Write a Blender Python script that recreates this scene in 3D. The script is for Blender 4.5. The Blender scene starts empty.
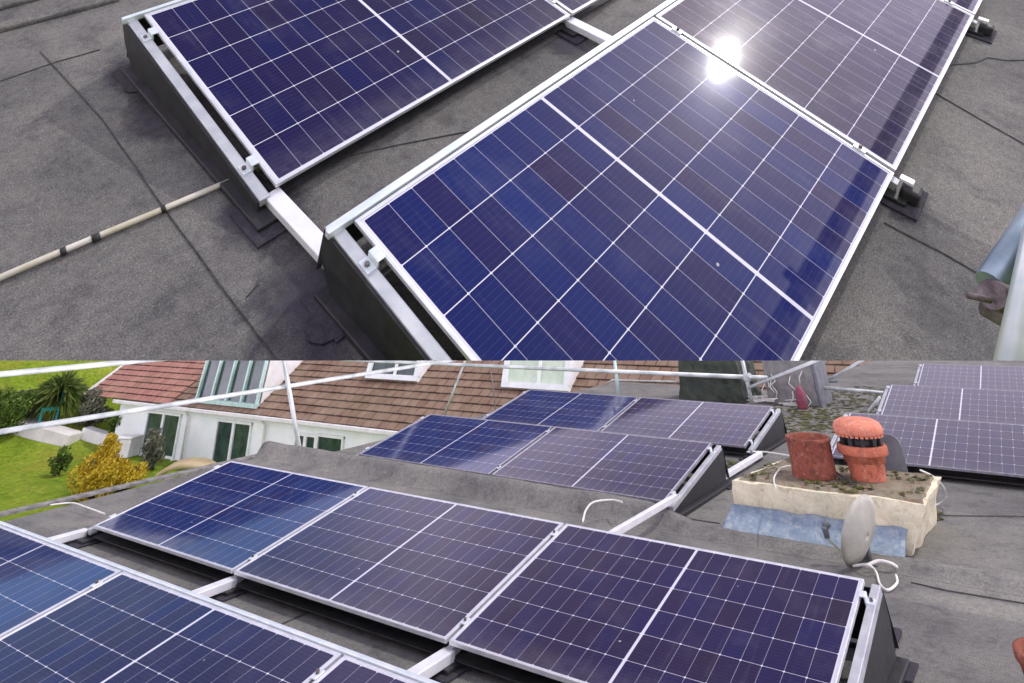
import bpy, bmesh, math, random
from mathutils import Vector, Matrix, noise
R = math.radians
random.seed(7)
scene = bpy.context.scene
COL = scene.collection

# ------------------------------------------------------------------ survey of the place
# World = the flat roof of the lower view: X along the panel rows, Y away, Z up (metres).
F, PX, PY = 660.0, 512.0, -100.0
FB = Matrix(((0.81128, 0.5843, -0.02063), (-0.30941, 0.39913, -0.86311), (-0.49608, 0.7066, 0.50459)))
FT = Matrix(((0.67275, -0.73779, 0.05551), (-0.23002, -0.27987, -0.93208), (0.70321, 0.61428, -0.35798)))
CAM = Vector((6.4492, -3.5372, 1.5863))
CAMT = Vector((-0.8552, -0.1831, 1.9367))
K = 24.0                                   # size of the far pitched roof
M3 = FB.transposed() @ FT
MT = Matrix.Translation(CAM) @ (M3 * K).to_4x4() @ Matrix.Translation(-CAMT)
MI = Matrix.Identity(4)

def ray(px, y, fr):
    return (fr.transposed() @ Vector(((px - PX) / F, (y - PY) / F, 1.0))).normalized()
def at(px, y, ax=2, v=0.0):                # a point of the lower place on a coordinate plane
    d = ray(px, y, FB); return CAM + d * ((v - CAM[ax]) / d[ax])
def att(px, y, z=0.0):                     # a point on the far pitched roof, in its own axes
    d = ray(px, y, FT); return CAMT + d * ((z - CAMT.z) / d.z)

# ------------------------------------------------------------------ node helpers
class NT:
    def __init__(s, name):
        s.m = bpy.data.materials.new(name); s.m.use_nodes = True
        s.t = s.m.node_tree; s.b = s.t.nodes['Principled BSDF']
    def n(s, typ, **kw):
        nd = s.t.nodes.new(typ)
        for k, v in kw.items(): setattr(nd, k, v)
        return nd
    def put(s, sock, v):
        if isinstance(v, bpy.types.NodeSocket): s.t.links.new(v, sock)
        else: sock.default_value = v
    def math(s, op, a, b=0.0, c=None):
        nd = s.n('ShaderNodeMath', operation=op); s.put(nd.inputs[0], a); s.put(nd.inputs[1], b)
        if c is not None: s.put(nd.inputs[2], c)
        return nd.outputs[0]
    def mix(s, f, a, b, bt='MIX'):
        nd = s.n('ShaderNodeMix', data_type='RGBA', blend_type=bt)
        s.put(nd.inputs['Factor'], f)
        s.put(nd.inputs[6], a if isinstance(a, bpy.types.NodeSocket) else (*a, 1)); s.put(nd.inputs[7], b if isinstance(b, bpy.types.NodeSocket) else (*b, 1))
        return nd.outputs[2]
    def obj(s): return s.n('ShaderNodeTexCoord').outputs['Object']
    def noise(s, scale, detail=4, rough=.6, vec=None):
        nd = s.n('ShaderNodeTexNoise'); nd.inputs['Scale'].default_value = scale
        nd.inputs['Detail'].default_value = detail; nd.inputs['Roughness'].default_value = rough
        s.t.links.new(vec if vec else s.obj(), nd.inputs['Vector']); return nd.outputs['Fac']
    def ramp(s, f, stops):
        nd = s.n('ShaderNodeValToRGB'); s.put(nd.inputs[0], f); e = nd.color_ramp.elements
        while len(e) < len(stops): e.new(.5)
        for q, (p, c) in zip(e, stops):
            q.position = p; q.color = (*c, 1) if len(c) == 3 else c
        return nd.outputs[0]
    def rng(s, f, a, b, c=0., d=1.):
        nd = s.n('ShaderNodeMapRange'); s.put(nd.inputs[0], f)
        for i, v in enumerate((a, b, c, d)): nd.inputs[i + 1].default_value = v
        return nd.outputs[0]
    def bump(s, h, strength=.4, dist=.01):
        nd = s.n('ShaderNodeBump'); nd.inputs['Strength'].default_value = strength; nd.inputs['Distance'].default_value = dist
        s.put(nd.inputs['Height'], h); s.t.links.new(nd.outputs[0], s.b.inputs['Normal'])
    def base(s, c, rough=.6, metal=0., spec=.5):
        s.put(s.b.inputs['Base Color'], c if isinstance(c, bpy.types.NodeSocket) else (*c, 1))
        s.put(s.b.inputs['Roughness'], rough); s.b.inputs['Metallic'].default_value = metal
        s.b.inputs['Specular IOR Level'].default_value = spec; return s

def worn(name, c1, c2, scale=8., rough=.6, metal=0., bump=.0, spec=.4, lo=.35, hi=.65, detail=5):
    m = NT(name); f = m.noise(scale, detail)
    m.base(m.ramp(f, [(lo, c1), (hi, c2)]), rough, metal, spec)
    if bump: m.bump(m.noise(scale * 4, 4), bump, .01)
    return m.m

def felt_material(name, tint=(1, 1, 1), dist=.004, axis=1, off=0.):
    m = NT(name); o = m.obj()
    fine = m.noise(170, 3, .8, o); mid = m.noise(34, 5, .75, o); big = m.noise(1.5, 6, .65, o); patch = m.noise(5.5, 5, .7, o)
    c = m.ramp(fine, [(.34, (.07, .068, .068)), (.5, (.185, .181, .175)), (.66, (.41, .40, .385))])
    c = m.mix(.45, c, m.ramp(mid, [(.32, (.075, .073, .072)), (.68, (.27, .264, .25))]))
    c = m.mix(1., c, m.ramp(big, [(.3, (.66, .66, .68)), (.5, (1., 1., .99)), (.72, (1.3, 1.27, 1.2))]), 'MULTIPLY')
    c = m.mix(1., c, m.ramp(patch, [(.36, (.72, .72, .75)), (.47, (1., 1., 1.)), (.7, (1.12, 1.11, 1.07))]), 'MULTIPLY')
    # rolled sheets one metre wide, each a little different
    sp = m.n('ShaderNodeSeparateXYZ'); m.t.links.new(o, sp.inputs[0])
    sheet = m.math('FLOOR', m.math('ADD', sp.outputs[axis], off))
    wn = m.n('ShaderNodeTexWhiteNoise', noise_dimensions='1D'); m.put(wn.inputs['W'], sheet)
    c = m.mix(1., c, m.ramp(wn.outputs[0], [(0., (.86, .86, .87)), (1., (1.12, 1.11, 1.10))]), 'MULTIPLY')
    grit = m.n('ShaderNodeTexVoronoi'); grit.inputs['Scale'].default_value = 95; m.t.links.new(o, grit.inputs['Vector'])
    c = m.mix(m.rng(grit.outputs['Distance'], .0, .30, .55, 0), c, m.ramp(m.noise(60, 2, .5, o), [(.4, (.05, .05, .052)), (.6, (.52, .51, .49))]))
    damp = m.noise(1.1, 7, .72, o)
    c = m.mix(m.rng(damp, .60, .66, 0, .38), c, (.07, .068, .075))
    # pale scuffs and lime streaks
    st = m.n('ShaderNodeMapping'); st.inputs['Scale'].default_value = (3.2, 11., 1.); st.inputs['Rotation'].default_value = (0, 0, .5)
    m.t.links.new(o, st.inputs[0])
    scuff = m.noise(2.2, 7, .8, st.outputs[0])
    c = m.mix(m.rng(scuff, .60, .78, 0, .5), c, (.42, .41, .39))
    c = m.mix(1., c, tuple(.74 * t for t in tint), 'MULTIPLY')
    m.base(c, .86, 0, .25); m.bump(m.math('ADD', fine, mid), .55, dist)
    return m.m

def cell_material(name, navy, indigo, plum, smudge=1.0, dot=.005, gap=1., ior=1.42):
    m = NT(name)
    uv = m.n('ShaderNodeUVMap').outputs[0]
    sp = m.n('ShaderNodeSeparateXYZ'); m.t.links.new(uv, sp.inputs[0]); x, y = sp.outputs[0], sp.outputs[1]
    HX, HY = .0925, .1835
    ax = m.math('SUBTRACT', m.math('ABSOLUTE', m.math('SUBTRACT', x, .861)), .007)
    yy = m.math('SUBTRACT', y, .0165)
    cx = m.math('DIVIDE', ax, HX); cy = m.math('DIVIDE', yy, HY)
    def near(c, p):                                             # metres to the closest line
        fr = m.math('FRACT', c); return m.math('MULTIPLY', m.math('MINIMUM', fr, m.math('SUBTRACT', 1., fr)), p)
    dx, dy = near(cx, HX), near(cy, HY)
    lx = m.math('LESS_THAN', dx, .0009)
    ly = m.math('LESS_THAN', dy, .0015)
    dia = m.math('LESS_THAN', m.math('ADD', dx, dy), dot)
    mid = m.math('LESS_THAN', ax, .0)
    edge = m.math('MAXIMUM', m.math('GREATER_THAN', ax, HX * 9), m.math('MAXIMUM', m.math('LESS_THAN', yy, 0.), m.math('GREATER_THAN', yy, HY * 6)))
    white = m.math('MAXIMUM', m.math('MAXIMUM', m.math('MULTIPLY', ly, gap), dia), m.math('MAXIMUM', mid, edge))
    fine = m.math('MAXIMUM', white, m.math('MULTIPLY', lx, .5))
    # fine silver busbars along the long side of every cell
    bb = m.math('LESS_THAN', near(m.math('MULTIPLY', cy, 9.), HY / 9), .00035)
    ix = m.math('MULTIPLY', m.math('FLOOR', cx), m.math('ADD', 1., m.math('MULTIPLY', m.math('GREATER_THAN', x, .861), 1.37)))
    cv = m.n('ShaderNodeCombineXYZ'); m.put(cv.inputs[0], ix); m.put(cv.inputs[1], m.math('FLOOR', cy))
    m.put(cv.inputs[2], m.math('MULTIPLY', m.n('ShaderNodeObjectInfo').outputs['Random'], 91.))
    wn = m.n('ShaderNodeTexWhiteNoise', noise_dimensions='3D'); m.t.links.new(cv.outputs[0], wn.inputs[0])
    soft = m.noise(.9, 3, .5, cv.outputs[0])
    f = m.math('ADD', m.math('MULTIPLY', wn.outputs[0], .20), m.math('MULTIPLY', soft, .88))
    c = m.ramp(f, [(.25, navy), (.55, indigo), (.85, plum)])
    c = m.mix(m.math('MULTIPLY', bb, .10), c, (.45, .45, .5))
    c = m.mix(1., c, (.9, .9, .9), "MULTIPLY")
    c = m.mix(fine, c, (.58, .58, .64))
    o = m.obj(); dirt = m.noise(3.2, 6, .7, o); drops = m.noise(55, 3, .7, o)
    c = m.mix(m.math('MULTIPLY', m.rng(dirt, .5, .8), .06 * smudge), c, (.4, .38, .37))
    c = m.mix(m.rng(drops, .70, .8, 0, .10 * smudge), c, (.5, .5, .5))
    # dust along the low edge, rain streaks, a few droppings
    low = m.math('MULTIPLY', m.rng(y, .16, .0, 0, 1), m.rng(m.noise(9, 5, .7, o), .35, .7, .1, .5))
    stm = m.n('ShaderNodeMapping'); stm.inputs['Scale'].default_value = (26., 1.6, 1.); m.t.links.new(o, stm.inputs[0])
    streak = m.rng(m.noise(1., 4, .6, stm.outputs[0]), .56, .8, 0, .05 * smudge)
    c = m.mix(m.math('MULTIPLY', low, .35), c, (.36, .34, .31))
    c = m.mix(streak, c, (.38, .36, .36))
    spot = m.noise(21, 1, .4, o)
    c = m.mix(m.rng(spot, .812, .83, 0, .6), c, (.62, .61, .57))
    m.base(c, m.rng(dirt, .3, .75, .15, .24), 0, .012)
    m.put(m.b.inputs['Specular Tint'], m.mix(fine, tuple(min(1., .22 + v * 5.5) for v in navy), (1., 1., 1.)))
    m.b.inputs['Coat Weight'].default_value = 1.; m.b.inputs['Coat IOR'].default_value = ior
    m.put(m.b.inputs['Coat Roughness'], m.rng(dirt, .3, .75, .025, .06))
    return m.m

def tile_material(name, a, b, c_):
    m = NT(name); o = m.obj()
    br = m.n('ShaderNodeTexBrick'); br.inputs['Scale'].default_value = 1.; br.inputs['Brick Width'].default_value = .42
    br.inputs['Row Height'].default_value = .36; br.inputs['Mortar Size'].default_value = .02; br.offset = .5
    br.inputs['Color1'].default_value = (*a, 1); br.inputs['Color2'].default_value = (*b, 1); br.inputs['Mortar'].default_value = (.05, .035, .03, 1)
    m.t.links.new(m.n('ShaderNodeUVMap').outputs[0], br.inputs['Vector'])
    col = m.mix(m.rng(m.noise(1.3, 6, .7, o), .42, .7, 0, .75), br.outputs[0], c_)
    col = m.mix(m.rng(m.noise(.45, 5, .7, o), .55, .75, 0, .5), col, (.13, .13, .05))
    m.base(col, .8, 0, .2); return m.m

def leaf_material(name, a, b, c_):
    m = NT(name)
    g = m.n('ShaderNodeNewGeometry').outputs['Random Per Island']
    m.base(m.ramp(g, [(.0, a), (.5, b), (1., c_)]), .55, 0, .3)
    m.b.inputs['Subsurface Weight'].default_value = 0.
    tr = m.n('ShaderNodeBsdfTranslucent'); ms = m.n('ShaderNodeMixShader'); ms.inputs[0].default_value = .25
    m.t.links.new(m.ramp(g, [(.0, a), (.5, b), (1., c_)]), tr.inputs[0])
    out = m.t.nodes['Material Output']
    m.t.links.new(m.b.outputs[0], ms.inputs[1]); m.t.links.new(tr.outputs[0], ms.inputs[2]); m.t.links.new(ms.outputs[0], out.inputs[0])
    return m.m

def stained(name, base1, base2, stain1, stain2, scale=7., rough=.8):
    m = NT(name); o = m.obj()
    c = m.ramp(m.noise(scale, 6, .7, o), [(.32, base1), (.66, base2)])
    c = m.mix(m.rng(m.noise(scale * 1.9, 6, .75, o), .50, .60, 0, .75), c, stain1)
    c = m.mix(m.rng(m.noise(scale * 2.9, 6, .85, o), .53, .66, 0, .8), c, stain2)
    m.base(c, rough, 0, .25); m.bump(m.noise(scale * 6, 5, .7, o), .5, .01); return m.m

MAT = dict(
    felt=felt_material('roofing_felt', (1.18, 1.19, 1.14)), felt_far=felt_material('roofing_felt_far', (.93, .94, .905), .06, 0, .284),
    seam=worn('bitumen_bead', (.03, .03, .03), (.075, .074, .07), 40, .85),
    scuffed=worn('felt_edge', (.13, .125, .115), (.27, .26, .24), 14, .85, 0, .4),
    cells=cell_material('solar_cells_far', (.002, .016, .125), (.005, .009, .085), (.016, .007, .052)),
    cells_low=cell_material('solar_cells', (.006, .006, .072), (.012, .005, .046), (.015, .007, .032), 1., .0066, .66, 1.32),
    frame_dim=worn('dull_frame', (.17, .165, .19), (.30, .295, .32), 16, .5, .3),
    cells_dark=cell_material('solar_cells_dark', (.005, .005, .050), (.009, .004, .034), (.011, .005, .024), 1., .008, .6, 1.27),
    cells_blue=cell_material('solar_cells_blue', (.008, .028, .140), (.011, .024, .110), (.018, .016, .075), 1., .0066, .66, 1.42),  # reflected blue sky painted into the cell colour
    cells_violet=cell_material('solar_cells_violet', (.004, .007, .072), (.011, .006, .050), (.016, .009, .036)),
    cells_grey=cell_material('solar_cells_grey', (.014, .011, .062), (.020, .014, .050), (.028, .019, .048), 3.5),  # reflected cloud haze painted in as greyer, dustier cells
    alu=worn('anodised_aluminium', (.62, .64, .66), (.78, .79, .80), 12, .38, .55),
    bar=worn('mill_aluminium', (.74, .75, .76), (.86, .86, .86), 9, .42, .25),
    rail=worn('rail_aluminium', (.40, .42, .44), (.54, .56, .57), 9, .45, .4),
    edge=worn('edge_aluminium', (.60, .68, .69), (.76, .80, .80), 9, .40, .4),
    black=worn('black_plastic', (.012, .012, .013), (.028, .028, .029), 20, .55, 0, .1),
    rubber=worn('rubber_mat', (.020, .018, .026), (.045, .042, .05), 50, .9),
    zinc=worn('galvanised_steel', (.36, .40, .38), (.68, .72, .68), 3.5, .5, .3),
    zinc_dull=worn('galvanised_dull', (.20, .27, .31), (.34, .42, .46), 5, .4, .6),
    rust=worn('rusty_coupler', (.07, .05, .05), (.22, .19, .19), 26, .6, .5),
    green_pole=worn('pale_green_steel', (.40, .60, .54), (.58, .74, .68), 6, .45, .2),
    render=stained('cream_render', (.68, .63, .43), (.80, .77, .56), (.72, .62, .42), (.40, .36, .22), 7.),
    cap=stained('mortar_cap', (.16, .15, .10), (.30, .27, .19), (.20, .10, .07), (.11, .13, .04), 9.),
    lead=stained('lead_flashing', (.17, .24, .31), (.30, .37, .43), (.40, .45, .47), (.15, .20, .24), 11., .5),
    rustpot=stained('weathered_clay', (.20, .055, .035), (.29, .088, .052), (.10, .035, .025), (.36, .20, .14), 9.),
    clay=stained('orange_clay', (.42, .11, .055), (.56, .18, .10), (.24, .07, .05), (.58, .34, .24), 9.),
    claycap=stained('pale_clay', (.60, .19, .11), (.70, .27, .17), (.42, .15, .11), (.70, .46, .38), 9.),
    dish=worn('grey_dish', (.34, .335, .27), (.50, .49, .41), 5, .6),
    slate=worn('dark_grey_plate', (.11, .12, .13), (.18, .19, .20), 8, .6),
    cable=worn('white_cable', (.66, .65, .58), (.80, .79, .72), 20, .5),
    conduit=worn('ivory_conduit', (.38, .35, .20), (.58, .56, .48), 4, .55),
    wall=worn('pale_render', (.76, .83, .80), (.86, .90, .87), 1.2, .85),
    fascia=worn('white_fascia', (.66, .66, .62), (.80, .79, .76), 3, .6),
    tile=tile_material('brown_tiles', (.175, .105, .07), (.235, .155, .105), (.29, .22, .155)),
    tile_red=tile_material('red_tiles', (.31, .135, .11), (.38, .18, .14), (.40, .25, .17)),
    upvc=worn('white_window_frame', (.70, .76, .72), (.82, .85, .82), 4, .4),
    glass=worn('window_glass', (.015, .035, .030), (.05, .09, .075), 1.5, .08, 0, 0, .6),
    blind=worn('pale_blind', (.48, .60, .44), (.62, .70, .55), 3, .4),
    grass=None,
    stone=worn('garden_stone', (.26, .25, .21), (.42, .40, .34), 1.5, .9),
    path=worn('pale_paving', (.60, .58, .53), (.74, .71, .66), 1.5, .85),
    teal=worn('teal_plastic', (.0, .17, .15), (.01, .24, .21), 3, .45),
    tan=worn('sandy_felt', (.34, .26, .13), (.46, .38, .22), 1.8, .9),
    tarp=worn('dark_green_sheet', (.014, .022, .014), (.042, .058, .036), 7, .65, 0, .6),
    board=worn('grey_boards', (.16, .16, .145), (.26, .26, .24), 9, .8),
    maroon=worn('maroon_plastic', (.17, .03, .055), (.26, .06, .09), 9, .5),
    bark=worn('bark', (.06, .045, .03), (.12, .09, .06), 6, .9),
    gold=leaf_material('golden_leaves', (.20, .15, .012), (.60, .42, .02), (.72, .58, .06)),
    leaf=leaf_material('green_leaves', (.03, .07, .01), (.09, .16, .02), (.18, .26, .045)),
    spike=leaf_material('sword_leaves', (.045, .085, .016), (.13, .19, .04), (.27, .33, .10)),
    hedge=leaf_material('grey_hedge_leaves', (.10, .11, .075), (.18, .19, .13), (.28, .28, .20)),
    moss=leaf_material('moss', (.05, .055, .012), (.10, .11, .03), (.16, .15, .05)),
)
def grass_material():
    m = NT('grass'); o = m.obj()
    c = m.ramp(m.noise(.35, 7, .75, o), [(.3, (.085, .16, .012)), (.5, (.19, .28, .022)), (.72, (.31, .36, .05))])
    c = m.mix(m.rng(m.noise(.14, 5, .7, o), .54, .70, 0, .7), c, (.36, .27, .05))
    c = m.mix(1., c, m.ramp(m.noise(5., 6, .8, o), [(.3, (.42, .42, .36)), (.7, (1.4, 1.38, 1.3))]), 'MULTIPLY')
    m.base(c, .9, 0, .1); m.bump(m.noise(9., 5, .8, o), .8, .1); return m.m
MAT['grass'] = grass_material()

# ------------------------------------------------------------------ mesh helpers
class MB:
    def __init__(s): s.bm = bmesh.new(); s.uv = None
    def box(s, c, size, rot=None, bev=0.):
        r = bmesh.ops.create_cube(s.bm, size=1.)['verts']
        M = Matrix.Translation(Vector(c)) @ (rot.to_4x4() if rot else MI) @ Matrix.Diagonal((*size, 1.))
        bmesh.ops.transform(s.bm, matrix=M, verts=r)
        if bev:
            es = list({e for v in r for e in v.link_edges})
            bmesh.ops.bevel(s.bm, geom=es, offset=bev, segments=2, affect='EDGES', profile=.5)
        return s
    def bar(s, a, b, w, h, up=(0, 0, 1), bev=0.):
        a, b = Vector(a), Vector(b); d = (b - a); L = d.length; x = d.normalized(); u = Vector(up)
        y = u.cross(x).normalized(); z = x.cross(y)
        return s.box((a + b) / 2, (L, w, h), Matrix((x, y, z)).transposed(), bev)
    def tube(s, pts, r, seg=10, cap=True, radii=None):
        pts = [Vector(p) for p in pts]; rings = []
        ref = None
        for i, p in enumerate(pts):
            d = (pts[min(i + 1, len(pts) - 1)] - pts[max(i - 1, 0)]).normalized()
            if ref is None:
                ref = Vector((0, 0, 1)) if abs(d.z) < .9 else Vector((1, 0, 0))
            x = (ref - d * ref.dot(d)).normalized(); y = d.cross(x); ref = x
            rr = radii[i] if radii else r
            rings.append([s.bm.verts.new(p + (x * math.cos(2 * math.pi * k / seg) + y * math.sin(2 * math.pi * k / seg)) * rr) for k in range(seg)])
        for a, b in zip(rings, rings[1:]):
            for k in range(seg):
                f = s.bm.faces.new((a[k], a[(k + 1) % seg], b[(k + 1) % seg], b[k])); f.smooth = True
        if cap: s.bm.faces.new(rings[0][::-1]); s.bm.faces.new(rings[-1])
        return s
    def lathe(s, prof, seg=40, c=(0, 0, 0)):
        c = Vector(c); rings = []
        for r, z in prof:
            rings.append([s.bm.verts.new(c + Vector((max(r, 1e-4) * math.cos(2 * math.pi * k / seg), max(r, 1e-4) * math.sin(2 * math.pi * k / seg), z))) for k in range(seg)])
        for a, b in zip(rings, rings[1:]):
            for k in range(seg):
                f = s.bm.faces.new((a[k], a[(k + 1) % seg], b[(k + 1) % seg], b[k])); f.smooth = True
        s.bm.faces.new(rings[0][::-1]); s.bm.faces.new(rings[-1]); return s
    def prism(s, poly, ext):                                     # polygon (3-D points) pushed along ext
        ext = Vector(ext); a = [s.bm.verts.new(Vector(p)) for p in poly]; b = [s.bm.verts.new(Vector(p) + ext) for p in poly]
        s.bm.faces.new(a); s.bm.faces.new(b[::-1]); n = len(a)
        for i in range(n): s.bm.faces.new((a[i], b[i], b[(i + 1) % n], a[(i + 1) % n]))
        return s
    def quad(s, pts, uvs=None):
        f = s.bm.faces.new([s.bm.verts.new(Vector(p)) for p in pts])
        if uvs:
            L = s.bm.loops.layers.uv.get('UVMap') or s.bm.loops.layers.uv.new('UVMap')
            for l, u in zip(f.loops, uvs): l[L].uv = u
        return f
    def ribbon(s, pts, w, z=.004):
        """a low bead laid along a line of points"""
        P = [Vector(p) for p in pts]
        for i, (a, b) in enumerate(zip(P, P[1:])):
            n = max(2, int((b - a).length / .06)); prev = None
            for k in range(n + 1):
                p = a.lerp(b, k / n); d = (b - a).normalized(); y = Vector((-d.y, d.x, 0))
                p = p + y * (noise.noise(p * 4) * .004); ww = w * .62 * (.5 + .9 * abs(noise.noise(p * 13 + Vector((3, 1, 0)))))
                q = [s.bm.verts.new(p - y * ww + Vector((0, 0, .0015))), s.bm.verts.new(p + Vector((0, 0, z + .003))), s.bm.verts.new(p + y * ww + Vector((0, 0, .0015)))]
                if prev:
                    s.bm.faces.new((prev[0], q[0], q[1], prev[1])); s.bm.faces.new((prev[1], q[1], q[2], prev[2]))
                prev = q
        return s
    def build(s, name, mat, parent=None, M=None):
        bmesh.ops.recalc_face_normals(s.bm, faces=s.bm.faces)
        me = bpy.data.meshes.new(name); s.bm.to_mesh(me); s.bm.free()
        me.materials.append(MAT[mat] if isinstance(mat, str) else mat)
        o = bpy.data.objects.new(name, me); COL.objects.link(o)
        if parent: o.parent = parent
        if M is not None: o.matrix_world = M
        return o

def tag(o, label=None, cat=None, group=None, kind=None):
    if label: o['label'] = label
    if cat: o['category'] = cat
    if group: o['group'] = group
    if kind: o['kind'] = kind
    return o
def empty(name, M, label, cat, group=None):
    o = bpy.data.objects.new(name, None); COL.objects.link(o); o.matrix_world = M; o.empty_display_size = .1
    return tag(o, label, cat, group)
def copy_tree(o, M):
    c = o.copy(); COL.objects.link(c); c.matrix_world = M
    for ch in o.children:
        d = ch.copy(); COL.objects.link(d); d.parent = c
        for g in ch.children:
            e = g.copy(); COL.objects.link(e); e.parent = d
    return c
T = Matrix.Translation

# ------------------------------------------------------------------ solar panels
TAU = R(10.3); L, W, P = 1.722, 1.134, 1.742
TILT = Matrix.Rotation(TAU, 4, 'X')
def make_panel(cells, fmat):
    root = empty('solar_panel', MI, 'x', 'solar panel')
    m = MB(); d, lip = .018, .012
    m.box((L / 2, lip / 2, -d / 2), (L, lip, d), bev=.0015); m.box((L / 2, W - lip / 2, -d / 2), (L, lip, d), bev=.0015)
    m.box((lip / 2, W / 2, -d / 2), (lip, W - 2 * lip, d), bev=.0015); m.box((L - lip / 2, W / 2, -d / 2), (lip, W - 2 * lip, d), bev=.0015)
    m.build('frame', fmat, root)
    g = MB(); e = lip + .0005; z = -.0025
    g.quad([(e, e, z), (L - e, e, z), (L - e, W - e, z), (e, W - e, z)], [(e, e), (L - e, e), (L - e, W - e), (e, W - e)])
    g.build('glass', cells, root)
    b = MB(); b.quad([(e, e, -.012), (L - e, e, -.012), (L - e, W - e, -.012), (e, W - e, -.012)]); b.build('backsheet', 'black', root)
    return root
PROTO = {}
def panel(frame, x, y, label, group, cells='cells_low', fmat='alu'):
    M = frame @ T((x, y, .10)) @ TILT
    if (cells, fmat) not in PROTO:
        PROTO[cells, fmat] = o = make_panel(cells, fmat); o.matrix_world = M
    else: o = copy_tree(PROTO[cells, fmat], M)
    tag(o, label, 'solar panel', group); return o

def mount(frame, x0, n, y, label, group, feet=(), strip=True):
    """the aluminium and plastic carrier of one row"""
    root = empty('panel_mount', frame @ T((x0, y, 0)), label, 'panel mount', group)
    c, s = math.cos(TAU), math.sin(TAU)
    def on(u, v, w): return Vector((u, v * c - w * s, .10 + v * s + w * c))
    end = (n - 1) * P + L
    xs = [-.046] + [i * P - .01 for i in range(1, n)] + [end + .046]
    for i, x in enumerate(xs):
        drop = -.035 if 0 < i < n else -.022
        MB().bar(on(x, -.03 if 0 < i < n else -.01, drop - .018), on(x, W + .02, drop - .018), .040, .036, (0, -s, c), .003).build('rail', 'rail', root)
        MB().box((x, .56, .014), (.13, 1.26, .028), bev=.005).build('base_tray', 'black', root)
        MB().box((x, -.02, .006), (.19, .20, .010), bev=.003).build('rubber_pad', 'rubber', root)
        MB().box((x, 1.12, .006), (.19, .20, .010), bev=.003).build('rubber_pad', 'rubber', root)
        for v in (.14, W - .13):
            k = MB()
            if 0 < i < n:
                k.box(on(x, v, .004), (.030, .05, .006), TILT.to_3x3(), .0015)
            else:
                sg = 1 if i else -1
                k.box(on(x - sg * .034, v, .003), (.026, .045, .006), TILT.to_3x3(), .0015)
                k.box(on(x - sg * .022, v, -.012), (.007, .045, .034), TILT.to_3x3(), .001)
                k.box(on(x - sg * .002, v, -.020), (.032, .045, .007), TILT.to_3x3(), .001)
            cl = k.build('clamp', 'edge', root)
            b = MB(); p = on(x, v, -.018 if not 0 < i < n else .006); b.lathe([(.008, 0), (.008, .010), (.006, .012)], 6, p); b.build('bolt', 'rust', cl)
    for i in feet:
        fo_ = MB().box((xs[i], -.07, .04), (.07, .07, .06), bev=.012).build('foot', 'black', root)
        MB().box((xs[i], -.045, .088), (.03, .05, .012), bev=.002).build('tip', 'bar', fo_)
    for x, sg in ((xs[0] - .030, -1), (xs[-1] + .008, 1)):
        poly = [(x, .0, .03), (x, 1.15, .03), (x, 1.19, .15), (x, 1.17, .262), (x, 1.12, .274), (x, .0, .068)]
        MB().prism(poly, (.008, 0, 0)).build('side_plate', 'black', root)
    if strip: MB().bar(on(-.085, W + .016, -.010), on(end + .085, W + .016, -.010), .018, .030, (0, -s, c), .003).build('edge_strip', 'edge', root)
    if strip: MB().bar(on(-.07, W + .040, -.026), on(end + .07, W + .040, -.026), .014, .012, (0, -s, c), .002).build('edge_lip', 'edge', root)
    MB().prism([(-.06, 1.185, .255), (end + .06, 1.185, .255), (end + .06, 1.25, .035), (-.06, 1.25, .035)], (0, .004, 0)).build('rear_plate', 'black', root)  # unseen plate, added to keep the sun from under the panels
    MB().box((end / 2, .06, .034), (end, .10, .006)).build('front_tray', 'black', root)
    return root
def link(frame, x, y0, y1, label, group, w=.05):
    o = MB().box((0, (y1 - y0) / 2, .045), (w, y1 - y0, .040), bev=.004).build('link_bar', 'bar', None, frame @ T((x, y0, 0)))
    return tag(o, label, 'bar', group)

# lower roof rows
G = 'solar panels on the lower flat roof'; GM = 'mounting frames of the lower rows'
for x, lb in ((.124, 'left end solar panel of the nearest lower row, cut by photo edge'),
              (1.866, 'solar panel between two others in the nearest row at bottom left'),
              (3.608, 'solar panel at the near right end of the bottom left row, mostly out of frame')):
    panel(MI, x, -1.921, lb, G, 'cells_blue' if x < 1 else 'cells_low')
for i, lb in enumerate(('bluish solar panel at the left end of the long middle row by the garden',
                        'purple solar panel in the centre of the long three-panel middle row',
                        'dark solar panel at the right end of the middle row, below the satellite dish')):
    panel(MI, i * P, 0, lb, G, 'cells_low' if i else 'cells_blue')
for i, lb in enumerate(('bright blue solar panel left in the row just behind the felt kerb',
                        'grey-purple solar panel right in the row behind the kerb, beside its black wedge')):
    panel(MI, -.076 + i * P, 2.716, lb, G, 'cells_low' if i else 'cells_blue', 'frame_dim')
for i, lb in enumerate(('solar panel left in the farthest centre row, below the tiled roof',
                        'solar panel right in the farthest centre row, before the dark green sheet')):
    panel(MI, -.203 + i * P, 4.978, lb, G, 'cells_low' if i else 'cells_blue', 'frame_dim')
DY = (4.95, 7.53, 10.55)
for j, (w1, w2) in enumerate((('nearest', 'beside the pots'), ('second', 'just behind'), ('third', 'farthest back'))):
    for i, (lb) in enumerate((f'left panel in the {w1} row at right edge, {w2}', f'right panel in the {w1} row at right edge, {w2}')):
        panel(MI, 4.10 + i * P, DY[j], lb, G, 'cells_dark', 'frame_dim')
mount(MI, .124, 3, -1.921, 'aluminium carrier under the nearest row, bottom left', GM)
mount(MI, 0, 3, 0, 'aluminium carrier with black ends under the long middle row', GM, (), False)
mount(MI, -.076, 2, 2.716, 'carrier with black wedge end just behind the felt kerb', GM, (), False)
mount(MI, -.203, 2, 4.978, 'carrier with black wedge end under the farthest centre row', GM, (), False)
for j, w in enumerate(('nearest', 'second', 'third')):
    mount(MI, 4.10, 2, DY[j], f'carrier under the {w} row of panels at the right edge', GM, (), False)
GL = 'bars linking the lower rows'
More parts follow.
